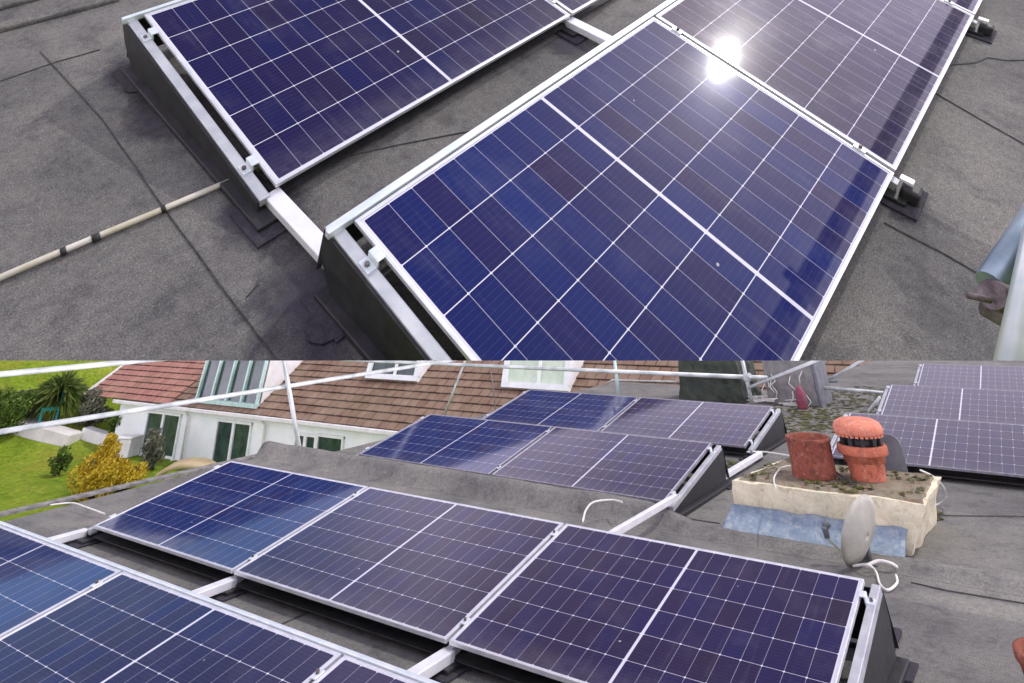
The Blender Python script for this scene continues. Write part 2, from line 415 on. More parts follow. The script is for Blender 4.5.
for x, lb in ((-.12, 'pale bar linking rows at the left, near the garden'), (1.73, 'pale bar linking bottom left row and middle row, central one'), (3.475, 'pale bar at the bottom linking two rows')):
    link(MI, x, -.70, .02, lb, GL, .07)
link(MI, 3.475, 1.2, 2.74, 'thin pale bar crossing the kerb to the black wedge', GL, .035).location.z += .085
link(MI, 3.40, 3.9, 5.0, 'short pale bar between the two black wedges', GL, .05)

# ------------------------------------------------------------------ lower roof
def slab(poly, z0, z1):
    m = MB(); m.prism([(x, y, z1) for x, y in poly], (0, 0, z0 - z1)); return m
deck = slab([(-1.35, -6), (9, -6), (9, 26), (3.2, 26), (2.2, 9.9), (-.9, 9.9), (-.85, 2.6), (-1.45, 2.6), (-1.2, -.2)], -.35, 0).build('roof_deck', 'felt')
tag(deck, kind='structure')
# felt-covered kerb between the two halves of the roof
kb = MB()
N = 90; prof = [(-.17, .001), (-.10, .018), (-.045, .092), (-.015, .118), (.055, .116), (.075, .06), (.10, .001)]
rows = []
for i in range(N + 1):
    x = -1.42 + (9 + 1.42) * i / N; hs = 1. - .74 * min(1, max(0, (x - 3.3) / .4))
    rows.append([kb.bm.verts.new((x, 2.56 + a + .012 * noise.noise(Vector((x * 1.7, a, 0))), max(.001, h * hs + (.008 * noise.noise(Vector((x * 3, a * 5, 2))) if h > .002 else 0)))) for a, h in prof])
for a, b in zip(rows, rows[1:]):
    for k in range(len(prof) - 1):
        f = kb.bm.faces.new((a[k], b[k], b[k + 1], a[k + 1])); f.smooth = True
kb.bm.faces.new(rows[0]); kb.bm.faces.new(rows[-1][::-1])
kerb = tag(kb.build('roof_kerb', 'felt'), kind='structure')
m = MB(); m.prism([(-1.47, -.3, .0), (-1.38, -.3, .0), (-1.38, -.3, .016), (-1.47, -.3, .020)], (0, 2.8, 0))
tag(m.build('roof_edge_trim', 'scuffed'), 'low felt-covered edge trim along the garden side of roof', 'roof trim')
for pts, w in (([(932, 516), (965, 516.5), (1023, 517), (1060, 518)], .012), ([(911, 583), (945, 591), (1023, 604), (1070, 614)], .010),
               ([(640, 560), (700, 572)], .008), ([(250, 640), (310, 612), (350, 600)], .010), ([(640, 512), (720, 524)], .012)):
    MB().ribbon([at(*p) for p in pts], w).build('felt_seam', 'seam', deck)
def blob(name, mat, pts, z, label, cat, kind=None, jag=.05):
    m = MB(); P_ = [at(*p) for p in pts]; out = []
    for a, b in zip(P_, P_[1:] + P_[:1]):
        for k in range(8):
            p = a.lerp(b, k / 8); out.append(Vector((p.x + jag * noise.noise(p * 6), p.y + jag * noise.noise(p * 6 + Vector((9, 0, 0))), z)))
    m.prism(out, (0, 0, .003)); return tag(m.build(name, mat), label, cat, None, kind)
moss = MB()
for c, ex, n in ((at(835, 405), (.75, 2.2), 700), (at(800, 425), (.5, 1.2), 260), (at(712, 472), (.20, .5), 110), (at(925, 515), (.12, .2), 40)):
    for k in range(n):
        a = random.uniform(0, 6.28); r = math.sqrt(random.random()); p = Vector((c.x + ex[0] * r * math.cos(a), c.y + ex[1] * r * math.sin(a), .004))
        q = random.uniform(.012, .05); an = random.uniform(0, 3.14)
        moss.quad([p + Vector((q * math.cos(an + j * 1.57), q * math.sin(an + j * 1.57), random.uniform(.0, .006))) for j in range(4)])
tag(moss.build('roof_moss', 'moss'), 'thin olive moss spread over the felt behind the chimney', 'moss', None, 'stuff')
bm_ = MB().box((0, 0, .012), (.24, .30, .02), bev=.006); tag(bm_.build('rubber_mat', 'rubber', None, T(at(872, 640))), 'dark rubber mat beside the right end of the middle row', 'mat')

# ------------------------------------------------------------------ chimney
ch = empty('chimney', T((3.9, 2.75, 0)), 'low cream chimney stack with blue-grey lead skirt and two clay pots', 'chimney')
ox, oy = 3.9, 2.75
def taper(top, bot, n=14, amp=.012, seed=0.):
    """four-sided body between a top and a bottom outline, its faces dented"""
    m = MB(); rings = []
    for j in range(9):
        t = j / 8; ring = []
        for (ax, ay, az), (bx, by, bz), (cx, cy, cz), (dx, dy, dz) in zip(top, top[1:] + top[:1], bot, bot[1:] + bot[:1]):
            for k in range(n):
                u = k / n; A = Vector((ax, ay, az)).lerp(Vector((bx, by, bz)), u); B_ = Vector((cx, cy, cz)).lerp(Vector((dx, dy, dz)), u)
                p = A.lerp(B_, t); p += Vector((noise.noise(p * 9 + Vector((seed, 0, 0))), noise.noise(p * 9 + Vector((0, seed, 5))), noise.noise(p * 8 + Vector((0, 7, seed))) * .6)) * amp
                ring.append(m.bm.verts.new(p))
        rings.append(ring)
    q = len(rings[0])
    for a, b in zip(rings, rings[1:]):
        for k in range(q): m.bm.faces.new((a[k], a[(k + 1) % q], b[(k + 1) % q], b[k]))
    m.bm.faces.new(rings[0]); m.bm.faces.new(rings[-1][::-1]); return m
taper([(.05, 0, .272), (1.37, 0, .278), (1.35, .86, .272), (.17, .86, .268)], [(.03, .02, .0), (1.19, .02, .0), (1.24, .84, 0), (.10, .84, 0)], 22, .022).build('stack', 'render', ch)
taper([(.10, .05, .286), (1.33, .05, .290), (1.31, .81, .288), (.22, .81, .284)], [(.07, .02, .255), (1.35, .02, .258), (1.33, .84, .256), (.19, .84, .254)], 20, .014, 3.).build('mortar_cap', 'cap', ch)
fl = MB(); prev = None
for k in range(41):
    u = k / 40; x = .0 + 1.21 * u
    w = .014 * noise.noise(Vector((u * 14, 0, 0)))
    sag = .03 * max(0, noise.noise(Vector((u * 5, 3, 0)))) 
    row = [(x + .03 - .02 * u, -.018, .145 + .012 * noise.noise(Vector((u * 9, 8, 0)))), (x + .01 - .02 * u, -.050 + w * .4, .105), (x - .02, -.12 + w * .5, .04 + w * .3), (x - .03, -.24 + w + .04 * u, .010 + (sag if u > .7 else sag * .2))]
    row = [fl.bm.verts.new(r) for r in row]
    if prev:
        for j in range(3):
            f = fl.bm.faces.new((prev[j], row[j], row[j + 1], prev[j + 1])); f.smooth = True
    prev = row
fo = fl.build('flashing', 'lead', ch)
sd = fo.modifiers.new('thickness', 'SOLIDIFY'); sd.thickness = .006
crm = MB()
for k in range(520):
    p = Vector((random.uniform(.1, 1.33), random.uniform(.03, .82), .292)); q = random.uniform(.006, .028)
    if noise.noise(p * 5) < -.02: continue
    an = random.uniform(0, 3); crm.quad([p + Vector((q * math.cos(an + j * 1.57), q * math.sin(an + j * 1.57), random.uniform(-.004, .012))) for j in range(4)])
cm = crm.build('cap_moss', 'moss', ch); cm['kind'] = 'stuff'

pb = at(812.5, 479, 2, .295) + Vector((-.02, .14, 0))
p1 = empty('chimney_pot', T(pb), 'plain rust-red cylindrical clay pot, left one on the chimney', 'chimney pot', 'pots on the chimney')
MB().lathe([(.158, -.02), (.160, .0), (.158, .10), (.160, .205), (.166, .212), (.166, .228), (.156, .232), (.140, .228), (.138, .05), (.02, .05)], 48).build('pot_body', 'rustpot', p1)
pb2 = at(860, 481, 2, .295) + Vector((-.02, .13, 0))
pb2.x += .055
p2 = empty('chimney_pot', T(pb2), 'orange clay pot under a mushroom-shaped cowl, right one on the chimney', 'chimney pot', 'pots on the chimney')
MB().lathe([(.118, -.02), (.120, 0), (.136, .130), (.142, .138), (.172, .144), (.176, .151), (.176, .190), (.168, .200), (.150, .202), (.146, .10), (.02, .10)], 48).build('pot_body', 'clay', p2)
cw = MB().lathe([(.166, .262), (.176, .272), (.176, .305), (.160, .332), (.120, .350), (.06, .358), (.001, .360)], 48).build('cowl', 'claycap', p2)
g = MB()
for k in range(10):
    a = k * 6.283 / 10; g.box((.135 * math.cos(a), .135 * math.sin(a), .215), (.022, .030, .10), Matrix.Rotation(a, 3, 'Z'), .003)
g.lathe([(.110, .15), (.112, .27)], 24); g.build('cowl_grille', 'black', p2)
t = MB()
for k in range(30):
    a = k * 6.283 / 30; t.box((.166 * math.cos(a), .166 * math.sin(a), .258), (.010, .022, .012), Matrix.Rotation(a, 3, 'Z'))
t.build('cowl_fringe', 'claycap', cw)
# grey round-topped plate behind the pots
c = at(893, 473, 2, .29) + Vector((0, .12, 0)); pl = MB(); rr = .082; poly = [(-rr, 0, -.25), (rr, 0, -.25)] + [(rr * math.cos(a * math.pi / 16), 0, .135 + rr * math.sin(a * math.pi / 16)) for a in range(17)]
pl.prism(poly, (0, .03, 0)); tag(pl.build('round_topped_plate', 'slate', None, T(c) @ Matrix.Rotation(R(8), 4, 'Z')), 'dark grey round-topped plate standing behind the chimney pots', 'plate')
# satellite dish
dz = at(838, 572, 2, .0)
ds = empty('satellite_dish', T((4.70, 2.40, -.04)), 'grey satellite dish seen nearly edge-on before the chimney', 'satellite dish')
dm = MB(); n = 40; rings = []
for j in range(7):
    r = j / 6; rings.append([dm.bm.verts.new(Vector((.20 * r * math.cos(2 * math.pi * k / n), .225 * r * math.sin(2 * math.pi * k / n), .055 * (r * r - 1))) if j else Vector((.002 * math.cos(2 * math.pi * k / n), .002 * math.sin(2 * math.pi * k / n), -.055))) for k in range(n)])
for a, b in zip(rings, rings[1:]):
    for k in range(n):
        f = dm.bm.faces.new((a[k], a[(k + 1) % n], b[(k + 1) % n], b[k])); f.smooth = True
do = dm.build('reflector', 'dish', ds); do.modifiers.new('thickness', 'SOLIDIFY').thickness = .006
do.matrix_local = T((.19, .02, .215)) @ Matrix.Rotation(R(-15), 4, 'Z') @ Matrix.Rotation(R(-68), 4, 'Y') @ Matrix.Rotation(R(0), 4, 'X')
MB().tube([(.20, .10, .02), (.20, .10, .20)], .015, 10).box((.20, .10, .045), (.10, .10, .012)).build('mast', 'slate', ds)
MB().bar((.20, .10, .19), (.19, .04, .21), .03, .03).build('bracket', 'slate', ds)
MB().bar((.13, .0, .05), (-.0, -.06, .17), .014, .014).build('feed_arm', 'dish', ds)
MB().box((-.0, -.06, .20), (.035, .035, .07), Matrix.Rotation(R(25), 3, 'X'), .010).tube([(-.0, -.06, .225), (.02, -.04, .245)], .022, 12).build('receiver', 'slate', ds)

def cable(pts, r, label, name='white_cable', mat='cable'):
    P_ = [Vector(p) for p in pts]; out = []
    for i in range(len(P_) - 1):
        p0, p1_, p2_, p3 = P_[max(i - 1, 0)], P_[i], P_[i + 1], P_[min(i + 2, len(P_) - 1)]
        for k in range(8):
            u = k / 8; out.append(.5 * ((2 * p1_) + (-p0 + p2_) * u + (2 * p0 - 5 * p1_ + 4 * p2_ - p3) * u * u + (-p0 + 3 * p1_ - 3 * p2_ + p3) * u ** 3))
    out.append(P_[-1]); return tag(MB().tube(out, r * .55, 8).build(name, mat), label, 'cable')
def gz(px, y, z): return at(px, y, 2, z)
cable([gz(920, 470, .30), gz(934, 477, .25), gz(944, 488, .16), gz(946, 498, .08), gz(939, 504, .02), gz(926, 506, .015)], .011, 'white cable looping down the right end of chimney')
cable([gz(853, 566, .02), gz(868, 565, .05), gz(876, 572, .02), gz(880, 584, .014), gz(888, 590, .012), gz(897, 583, .012), gz(896, 575, .03)], .012, 'white cable curled on the felt below the dish')
cable([gz(866, 566, .03), gz(878, 561, .05), gz(890, 563, .045), gz(897, 567, .02)], .016, 'short white cable tail at the torn lead corner')
cable([gz(776, 488, .31), gz(774, 478, .31), gz(781, 468, .31), gz(792, 466, .31)], .010, 'thin pale wire bent round the left pot')
cable([gz(834, 471, .31), gz(846, 479, .31), gz(856, 485, .31)], .012, 'dark wire lying between the two pots', 'dark_wire', 'seam')
cable([gz(583, 521, .30), gz(586, 510, .25), gz(594, 502, .14), gz(612, 500, .12), gz(622, 502, .14)], .012, 'white cable arching from middle row over the kerb')
cable([gz(747, 452, .06), gz(765, 452, .05), gz(791, 456, .05)], .012, 'white cable from the far wedge to left pot')
cable([gz(50, 505, .06), gz(72, 503, .05), gz(86, 507, .05), gz(105, 514, .03)], .010, 'pale flattened cable on felt at the left roof edge')
ot = MB(); ot.lathe([(.14, 0), (.15, .02), (.165, .16), (.175, .17), (.175, .20), (.15, .205), (.14, .03), (.01, .03)], 40)
tag(ot.build('clay_pot', 'rustpot', None, T(at(1083, 726))), 'dull clay pot peeping in at the bottom right corner', 'pot')

# ------------------------------------------------------------------ scaffold
def pole(pts, label, group, r=.0242, mat='zinc', cat='scaffold pole', M=None):
    o = MB().tube(pts, r * (.82 if M is None else 1), 14).build('scaffold_pole', mat, None, M); return tag(o, label, cat, group)
GS = 'scaffold tubes round the lower roof'
pole([(-2.0, -5, .955), (-2.0, 12.5, .975)], 'top guard tube at upper left, above the lawn', GS, .030)
pole([(-2.05, -5, .465), (-2.05, 12.0, .60)], 'long pale tube sloping past the house wall to the roof window', GS, .028)
pole([(-6.6, 8.2, .30), (2.55, 8.2, .352)], 'horizontal far tube running before the tiled roof', GS, .034)
pole([at(312, 520, 0, -2.0), at(283, 355, 0, -2.0)], 'leaning pale post before the house wall', GS, .034)
pole([at(444, 416, 1, 8.25), at(466, 358, 1, 8.25)], 'short brace tilted left before brown tiles', GS, .024)
pole([at(496, 412, 1, 8.3), at(489, 355, 1, 8.3)], 'thin upright rod before brown tiles', GS, .012, 'scuffed')
pole([(.06, 8.24, -.02), (.03, 8.24, .60)], 'pale green upright post behind the farthest centre row', GS, .032, 'green_pole')
pole([(2.28, 8.15, .0), (2.23, 8.15, .62)], 'white upright post beside the dark green sheet', GS, .034)
pole([at(748, 388, 1, 8.12), at(820, 359, 1, 8.12)], 'pale brace rising right from the white post', GS)
pole([at(824, 382.5, 1, 9.4), at(866, 358, 1, 9.4)], 'short pale tube slanting before the far felt', GS, .022)
pole([at(806, 386, 1, 8.9), at(884, 393, 1, 8.9)], 'pale tube lying on felt toward the right panels', GS, .026)
pole([at(815, 382, 1, 9.3), at(838, 381, 1, 9.3)], 'dark stub tube at the foot of the slanting tube', GS, .022, 'slate')
pole([at(868, 412, 1, 7.0), at(880, 397, 1, 7.0)], 'tiny bright tube end beside right panels', GS, .018)
pole([at(606, 384, 1, 8.6), at(612, 380, 1, 8.6), at(680, 382, 1, 8.6)], 'thin white tube low behind the farthest centre row', GS, .014)
cp = MB(); cp.box((2.26, 8.17, .35), (.09, .11, .10), bev=.02); cp.tube([(2.20, 8.2, .33), (2.32, 8.13, .38)], .035, 10)
tag(cp.build('scaffold_coupler', 'zinc'), 'steel coupler joining far tube and white post', 'coupler')
# goods on the far part of the roof
cr = empty('covered_stack', T((1.07, 8.45, 0)), 'stack under a dark green sheet behind the far panels', 'covered stack')
mm = taper([(0.02, 0, .62), (.95, 0, .60), (.95, .7, .60), (.02, .7, .62)], [(-.03, -.05, 0), (1.0, -.05, 0), (1., .75, 0), (-.03, .75, 0)], 12, .03)
mm.build('sheet', 'tarp', cr)
MB().box((.5, .35, .02), (.9, .6, .04)).build('pallet', 'board', cr)
bx = empty('grey_box', T((2.36, 8.6, 0)), 'grey boarded box with cables on its front', 'box')
MB().box((.37, .3, .29), (.72, .6, .58), bev=.01).build('casing', 'board', bx)
MB().box((.755, .3, .29), (.04, .62, .60), bev=.004).build('corner_board', 'slate', bx)
for k in range(9):
    p = Vector((random.uniform(.0, .6), -.015, random.uniform(.1, .5))); MB().tube([p, p + Vector((random.uniform(-.06, .08), -.03, -.08)), p + Vector((random.uniform(-.1, .12), -.015, -.16))], .008, 6).build('loose_cable', 'cable', bx)
tag(MB().lathe([(.06, 0), (.068, .02), (.066, .20), (.045, .23), (.03, .26), (.001, .262)], 20).build('maroon_canister', 'maroon', None, T(at(803, 409))), 'small maroon canister standing before the grey box', 'canister')
db = MB()
for k in range(16):
    p = Vector((random.uniform(-.32, .32), random.uniform(-.1, .1), .012 + .004 * k)); a = random.uniform(-.5, .5); db.bar(p - Vector((.12 * math.cos(a), .12 * math.sin(a), 0)), p + Vector((.12 * math.cos(a), .12 * math.sin(a), random.uniform(0, .05))), .012, .012)
tag(db.build('offcut_pile', 'cable', None, T(at(772, 404))), 'little heap of pale offcuts by the white post', 'offcuts')
yb = MB(); yb.lathe([(.05, 0), (.062, .05), (.05, .12), (.02, .13)], 14); tag(yb.build('sack_bundle', 'moss', None, T(at(733, 401) + Vector((0, -.1, .08)))), 'small yellow-green bundle before the green sheet', 'bundle')

# ------------------------------------------------------------------ garden and house
ZG = -4.9
def gr(px, y):                                 # where a sight line meets the garden
    d = ray(px, y, FB); t = 12.
    while t < 75:
        p = CAM + d * t
        if p.z < ground_z(p.x, p.y): break
        t += .05
    return p
def ground_z(x, y):
    r = math.hypot(x - CAM.x, y - CAM.y); t = min(1, max(0, (r - 44) / 15)); return ZG + 4.6 * t * t * (3 - 2 * t) * min(1, max(0, (-24 - x) / 10 + .2)) + .12 * noise.noise(Vector((x * .2, y * .2, 0)))
lw = MB(); NX, NY = 70, 70; V = []
for i in range(NX + 1):
    V.append([])
    for j in range(NY + 1):
        x = -62 + 62.5 * i / NX; y = -14 + 66 * j / NY; V[-1].append(lw.bm.verts.new((x, y, ground_z(x, y))))
for i in range(NX):
    for j in range(NY):
        f = lw.bm.faces.new((V[i][j], V[i + 1][j], V[i + 1][j + 1], V[i][j + 1])); f.smooth = True
lawn = tag(lw.build('lawn', 'grass'), kind='structure')
gd = MB(); gd.quad([(-900, -900, ZG - .6), (900, -900, ZG - .6), (900, 900, ZG - .6), (-900, 900, ZG - .6)])
tag(gd.build('ground', 'grass'), kind='structure')
# walls of the building that carries the flat roof
bw = MB(); bw.prism([(-1.1, -6, ZG - .5), (8.9, -6, ZG - .5), (8.9, 25.8, ZG - .5), (3.4, 25.8, ZG - .5), (2.3, 9.7, ZG - .5), (-.7, 9.7, ZG - .5), (-.7, 2.4, ZG - .5), (-1.1, 2.3, ZG - .5)], (0, 0, -.352 - ZG + .5))
tag(bw.build('building', 'wall'), 'pale rendered building carrying the near flat roof', 'building')

ZE = -2.9
hL, hR = at(91, 395, 2, ZE), at(408, 430, 2, ZE)
hx = (hR - hL); hx.z = 0; HL = hx.length; hx.normalize(); hy = Vector((-hx.y, hx.x, 0))
HM = Matrix.Translation(hL) @ Matrix((hx, hy, Vector((0, 0, 1)))).transposed().to_4x4()
HI = HM.inverted()
house = empty('house', HM, 'long pale bungalow with brown tiled roof beyond the garden', 'house')
def hp(px, y, depth=0.):                       # where a sight line meets the facade plane, in house axes
    o = HI @ CAM; d = HI.to_3x3() @ ray(px, y, FB); return o + d * ((depth - o.y) / d.y)
PITCH = R(33)
def rp(px, y, lift=0.):                        # ... meets the roof slope
    o = HI @ CAM; d = HI.to_3x3() @ ray(px, y, FB); n = Vector((0, -math.sin(PITCH), math.cos(PITCH))); q = Vector((0, -.35, lift))
    return o + d * ((q - o).dot(n) / d.dot(n))
XE = 38.
xl = hp(121, 404).x
MB().prism([(xl, 0, ZG - ZE - .4), (XE, 0, ZG - ZE - .4), (XE, 7, ZG - ZE - .4), (xl, 7, ZG - ZE - .4)], (0, 0, -.02 - (ZG - ZE - .4))).build('wall', 'wall', house)
def courses(x0, x1, name, mat, lift=0., n=26):
    m = MB(); st = .36; th = .035; c, s = math.cos(PITCH), math.sin(PITCH)
    for k in range(n):
        def pt(x, d, w): return (x, -.35 + d * c - w * s, lift + d * s + w * c)
        a, b = k * st, (k + 1) * st + .02
        m.quad([pt(x0, a, th), pt(x1, a, th), pt(x1, b, .0), pt(x0, b, .0)], [(x0, a), (x1, a), (x1, b), (x0, b)])
        m.quad([pt(x0, a, -.01), pt(x1, a, -.01), pt(x1, a, th), pt(x0, a, th)], [(x0, a), (x1, a), (x1, a + .01), (x0, a + .01)])
    m.quad([(x0, -.3, lift - .02), (x1, -.3, lift - .02), (x1, 9, lift + 6), (x0, 9, lift + 6)], [(0, 0), (.1, 0), (.1, .1), (0, .1)])
    return m.build(name, mat, house)
xs_ = rp(192, 385).x
rxl = rp(90, 392).x
roof = courses(xs_, XE, 'roof', 'tile'); courses(rxl, xs_ - .02, 'roof', 'tile_red', .03)
MB().box(((xl + XE) / 2, -.42, -.06), (XE - xl, .12, .13), bev=.02).build('gutter', 'fascia', house)
MB().box(((xl + XE) / 2, -.18, -.10), (XE - xl, .34, .10)).build('soffit', 'fascia', house)
MB().bar((rxl - .05, -.40, .02), (rxl - .05, 8 * .84, .02 + 8 * .545), .16, .18, (0, -.5, .8)).build('verge', 'fascia', house)
def win(x0, x1, z0, z1, n=2, mat='glass', lean=0.):
    f = MB(); t = .09
    f.box(((x0 + x1) / 2, -.02, z0 + t / 2), (x1 - x0, .14, t)); f.box(((x0 + x1) / 2, -.02, z1 - t / 2), (x1 - x0, .14, t))
    for k in range(n + 1):
        x = x0 + t / 2 + (x1 - x0 - t) * k / n; f.box((x, -.022, (z0 + z1) / 2), (t if k in (0, n) else .16, .144, z1 - z0 - .002))
    o = f.build('window', 'upvc', house)
    MB().box(((x0 + x1) / 2, -.12, z0 - .05), (x1 - x0 + .25, .30, .09), bev=.01).build('sill', 'fascia', o)
    MB().box(((x0 + x1) / 2, .0, (z0 + z1) / 2), (x1 - x0 - .03, .06, z1 - z0 - .03)).build('pane', mat, o)
    return o
for a, b in ((148, 182), (219, 254)):
    p, q = hp(a, 418), hp(b, 418); win(p.x, q.x, ZG - ZE + .05, -.32)
p, q = hp(296, 435), hp(318, 435); win(p.x, q.x, ZG - ZE + .3, -.45, 2)
p, q = hp(318, 438), hp(345, 438); win(p.x, q.x, ZG - ZE + .05, -.4, 1)
for px in (190, 268):
    q = hp(px, 420); MB().tube([(q.x, -.36, -.1), (q.x, -.12, -.35), (q.x, -.09, ZG - ZE)], .05, 10).build('downpipe', 'fascia', house)
# glazed dormer and roof windows
dm_ = MB(); a, b = rp(196, 402), rp(262, 402); a.x, b.x = a.x, b.x
zt = 3.4
fr = MB()
for k in range(5):
    x = a.x + (b.x - a.x) * k / 4; fr.bar((x, a.y, a.z), (x, a.y + .5, a.z + zt), .10, .13, (0, 1, 0))
fr.box(((a.x + b.x) / 2, a.y, a.z + .08), (b.x - a.x + .2, .2, .16)); fr.box(((a.x + b.x) / 2, a.y + .26, a.z + 1.75), (b.x - a.x, .14, .12))
dorm = fr.build('dormer', 'green_pole', house)
gm = MB(); gm.prism([(a.x, a.y + .08, a.z + .05), (b.x, a.y + .08, a.z + .05), (b.x, a.y + .58, a.z + zt), (a.x, a.y + .58, a.z + zt)], (0, .05, 0)); gm.build('pane', 'glass', dorm)
for x_, t_ in ((a.x, -.06), (b.x, .06)):
    MB().prism([(x_, a.y + .15, a.z), (x_, a.y + .65, a.z + zt), (x_, a.y + 5, a.z + zt)], (t_, 0, 0)).build('cheek', 'fascia', dorm)
for (x0, y0, x1, y1) in ((367, 379, 421, 352), (503, 388, 572, 355)):
    a = rp(x0, y0, .02); b = rp(x1, y0, .02); c, s = math.cos(PITCH), math.sin(PITCH)
    Lh = 2.6; wd = b.x - a.x; RM = Matrix.Translation(Vector((a.x, a.y, a.z))) @ Matrix.Rotation(PITCH + R(38), 4, 'X')
    f = MB(); f.box((wd / 2, .09, .05), (wd, .18, .22)); f.box((wd / 2, Lh, .05), (wd, .16, .22)); f.box((.1, Lh / 2, .052), (.2, Lh - .3, .222)); f.box((wd - .1, Lh / 2, .052), (.2, Lh - .3, .222)); f.box((wd * .55, Lh / 2, .05), (.10, Lh - .3, .18))
    o = f.build('roof_window', 'upvc', house); o.matrix_local = RM
    MB().box((wd / 2, Lh / 2, .03), (wd - .3, Lh - .25, .04)).build('pane', 'blind' if x0 > 450 else 'glass', o)
    MB().box((wd / 2, Lh / 2, -.5), (wd - .05, Lh - .1, .9)).build('curb', 'fascia', o)

# garden things
def leaves(c, ext, n, size, mat, name, squash=1.):
    m = MB(); c = Vector(c)
    cl = [(Vector((random.gauss(0, .42), random.gauss(0, .42), random.gauss(0, .40))), random.uniform(.25, .5)) for _ in range(22)]
    for k in range(n):
        cc, rr = random.choice(cl)
        v = Vector((random.gauss(0, 1), random.gauss(0, 1), random.gauss(0, 1))).normalized() * rr * random.random() ** .33 + cc
        if v.length > 1.08: v = v.normalized() * random.uniform(.8, 1.08)
        p = c + Vector((v.x * ext[0], v.y * ext[1], v.z * ext[2])); nrm = Vector((random.gauss(0, 1), random.gauss(0, 1), random.gauss(.4, 1))).normalized()
        t = nrm.orthogonal().normalized(); b = nrm.cross(t); s = size * random.uniform(.6, 1.4)
        m.bm.faces.new([m.bm.verts.new(q) for q in (p - t * s, p - b * s * .45 + nrm * s * .15, p + t * s, p + b * s * .45 + nrm * s * .15)])
    return m
def bush(px, ybase, ext, n, size, mat, label, name='bush', z=None, dz=0.):
    c = gr(px, ybase) if z is None else at(px, ybase, 2, z); c.z += dz
    root = empty(name, T(c), label, 'bush')
    leaves((0, 0, ext[2] * .95), ext, n, size, mat, 'foliage').build('foliage', mat, root)
    st = MB()
    for k in range(5):
        a = k * 1.3; st.tube([(0, 0, -.2), (ext[0] * .3 * math.cos(a), ext[1] * .3 * math.sin(a), ext[2] * .6), (ext[0] * .55 * math.cos(a), ext[1] * .55 * math.sin(a), ext[2] * 1.3)], .05, 6, True, [.07, .04, .015])
    st.build('stem', 'bark', root); return root
bush(92, 498, (1.05, .95, .95), 11000, .058, 'gold', 'golden-yellow conifer shrub at the corner of the lawn')
bush(121, 492, (.95, .8, .55), 4500, .058, 'gold', 'lower golden-green shrub right of the tall golden one')
bush(56, 476, (.45, .45, .5), 700, .08, 'leaf', 'small green bush in the lawn left of golden shrub')
bush(0, 436, (1.2, 1.2, 1.0), 5000, .085, 'leaf', 'dark green bush at the left photo edge by the white path')
bush(118, 440, (.75, .7, .8), 1300, .10, 'leaf', 'dark green bush at the corner of house wall')
bush(151, 470, (.55, .5, .75), 1300, .08, 'hedge', 'grey-green bush before the house wall near the sandy roof')
bush(330, 452, (.5, .4, .55), 700, .08, 'gold', 'orange-flowered bush at the doorway of the house')
bush(22, 424, (1.0, .8, .75), 3200, .085, 'hedge', 'grey hedge behind the teal chair')
bush(88, 426, (1.7, .8, .8), 4000, .085, 'hedge', 'grey-green hedge between spiky palm and house')
# spiky palm
pc = gr(52, 428); pc.z = ground_z(pc.x, pc.y)
pr = empty('spiky_palm', T(pc), 'round spiky dark palm behind the white path', 'palm')
m = MB()
for k in range(520):
    d = Vector((random.gauss(0, 1), random.gauss(0, 1), random.gauss(.35, .8))).normalized(); ln = random.uniform(.8, 1.45); o = Vector((0, 0, 1.45)); side_ = d.cross(Vector((0, 0, 1))).normalized() * random.uniform(.03, .06)
    mid_ = o + d * ln * .55; tip = o + d * ln + Vector((0, 0, -.25 * ln))
    m.bm.faces.new([m.bm.verts.new(q) for q in (o - side_ * .5, mid_ - side_, tip, mid_ + side_, o + side_ * .5)])
m.build('crown', 'spike', pr)
MB().tube([(0, 0, -.3), (0, 0, .7), (0, 0, 1.4)], .2, 10, True, [.24, .18, .16]).build('trunk', 'bark', pr)
# teal garden chair
tc = gr(44, 431); tc.z += .30
tr = empty('garden_chair', T(tc) @ Matrix.Rotation(R(-20), 4, 'Z'), 'teal plastic garden chair in front of the hedge', 'chair')
for sx in (-.42, .42):
    for sy in (-.35, .35): MB().box((sx, sy, .30), (.10, .10, .60)).build('leg', 'teal', tr)
MB().box((0, 0, .62), (.95, .80, .16), bev=.01).build('seat', 'teal', tr)
bk = MB(); bk.box((0, .36, 1.28), (.95, .07, .10))
for k in range(5): bk.box((-.40 + .2 * k, .36, .95), (.17, .05, .60))
bk.build('backrest', 'teal', tr)
def low_wall(a, b, h, w, name, mat, label, cat):
    A, B_ = gr(*a), gr(*b); A.z = ground_z(A.x, A.y) ; B_.z = ground_z(B_.x, B_.y); m = MB(); d = (B_ - A); n = 12
    for k in range(n):
        p, q = A.lerp(B_, k / n), A.lerp(B_, (k + .985) / n); m.bar(p + Vector((0, 0, h / 2 - .15)), q + Vector((0, 0, h / 2 - .15)), w, h + .3, bev=.01)
    return tag(m.build(name, mat), label, cat)
low_wall((20, 428), (74, 443), .35, 1.0, 'garden_wall', 'path', 'low white garden wall below the teal chair', 'wall')
low_wall((84, 437), (112, 446), .40, .5, 'garden_wall', 'fascia', 'short pinkish garden wall behind the golden shrub', 'wall')
q = gr(124, 456); tag(MB().box((0, 0, .28), (1.0, .7, .75), Matrix.Rotation(R(20), 3, 'Z'), .03).box((0, 0, .70), (1.08, .78, .07), Matrix.Rotation(R(20), 3, 'Z'), .02).build('garden_chest', 'fascia', None, T(q)), 'white garden chest with lid against house wall', 'chest')
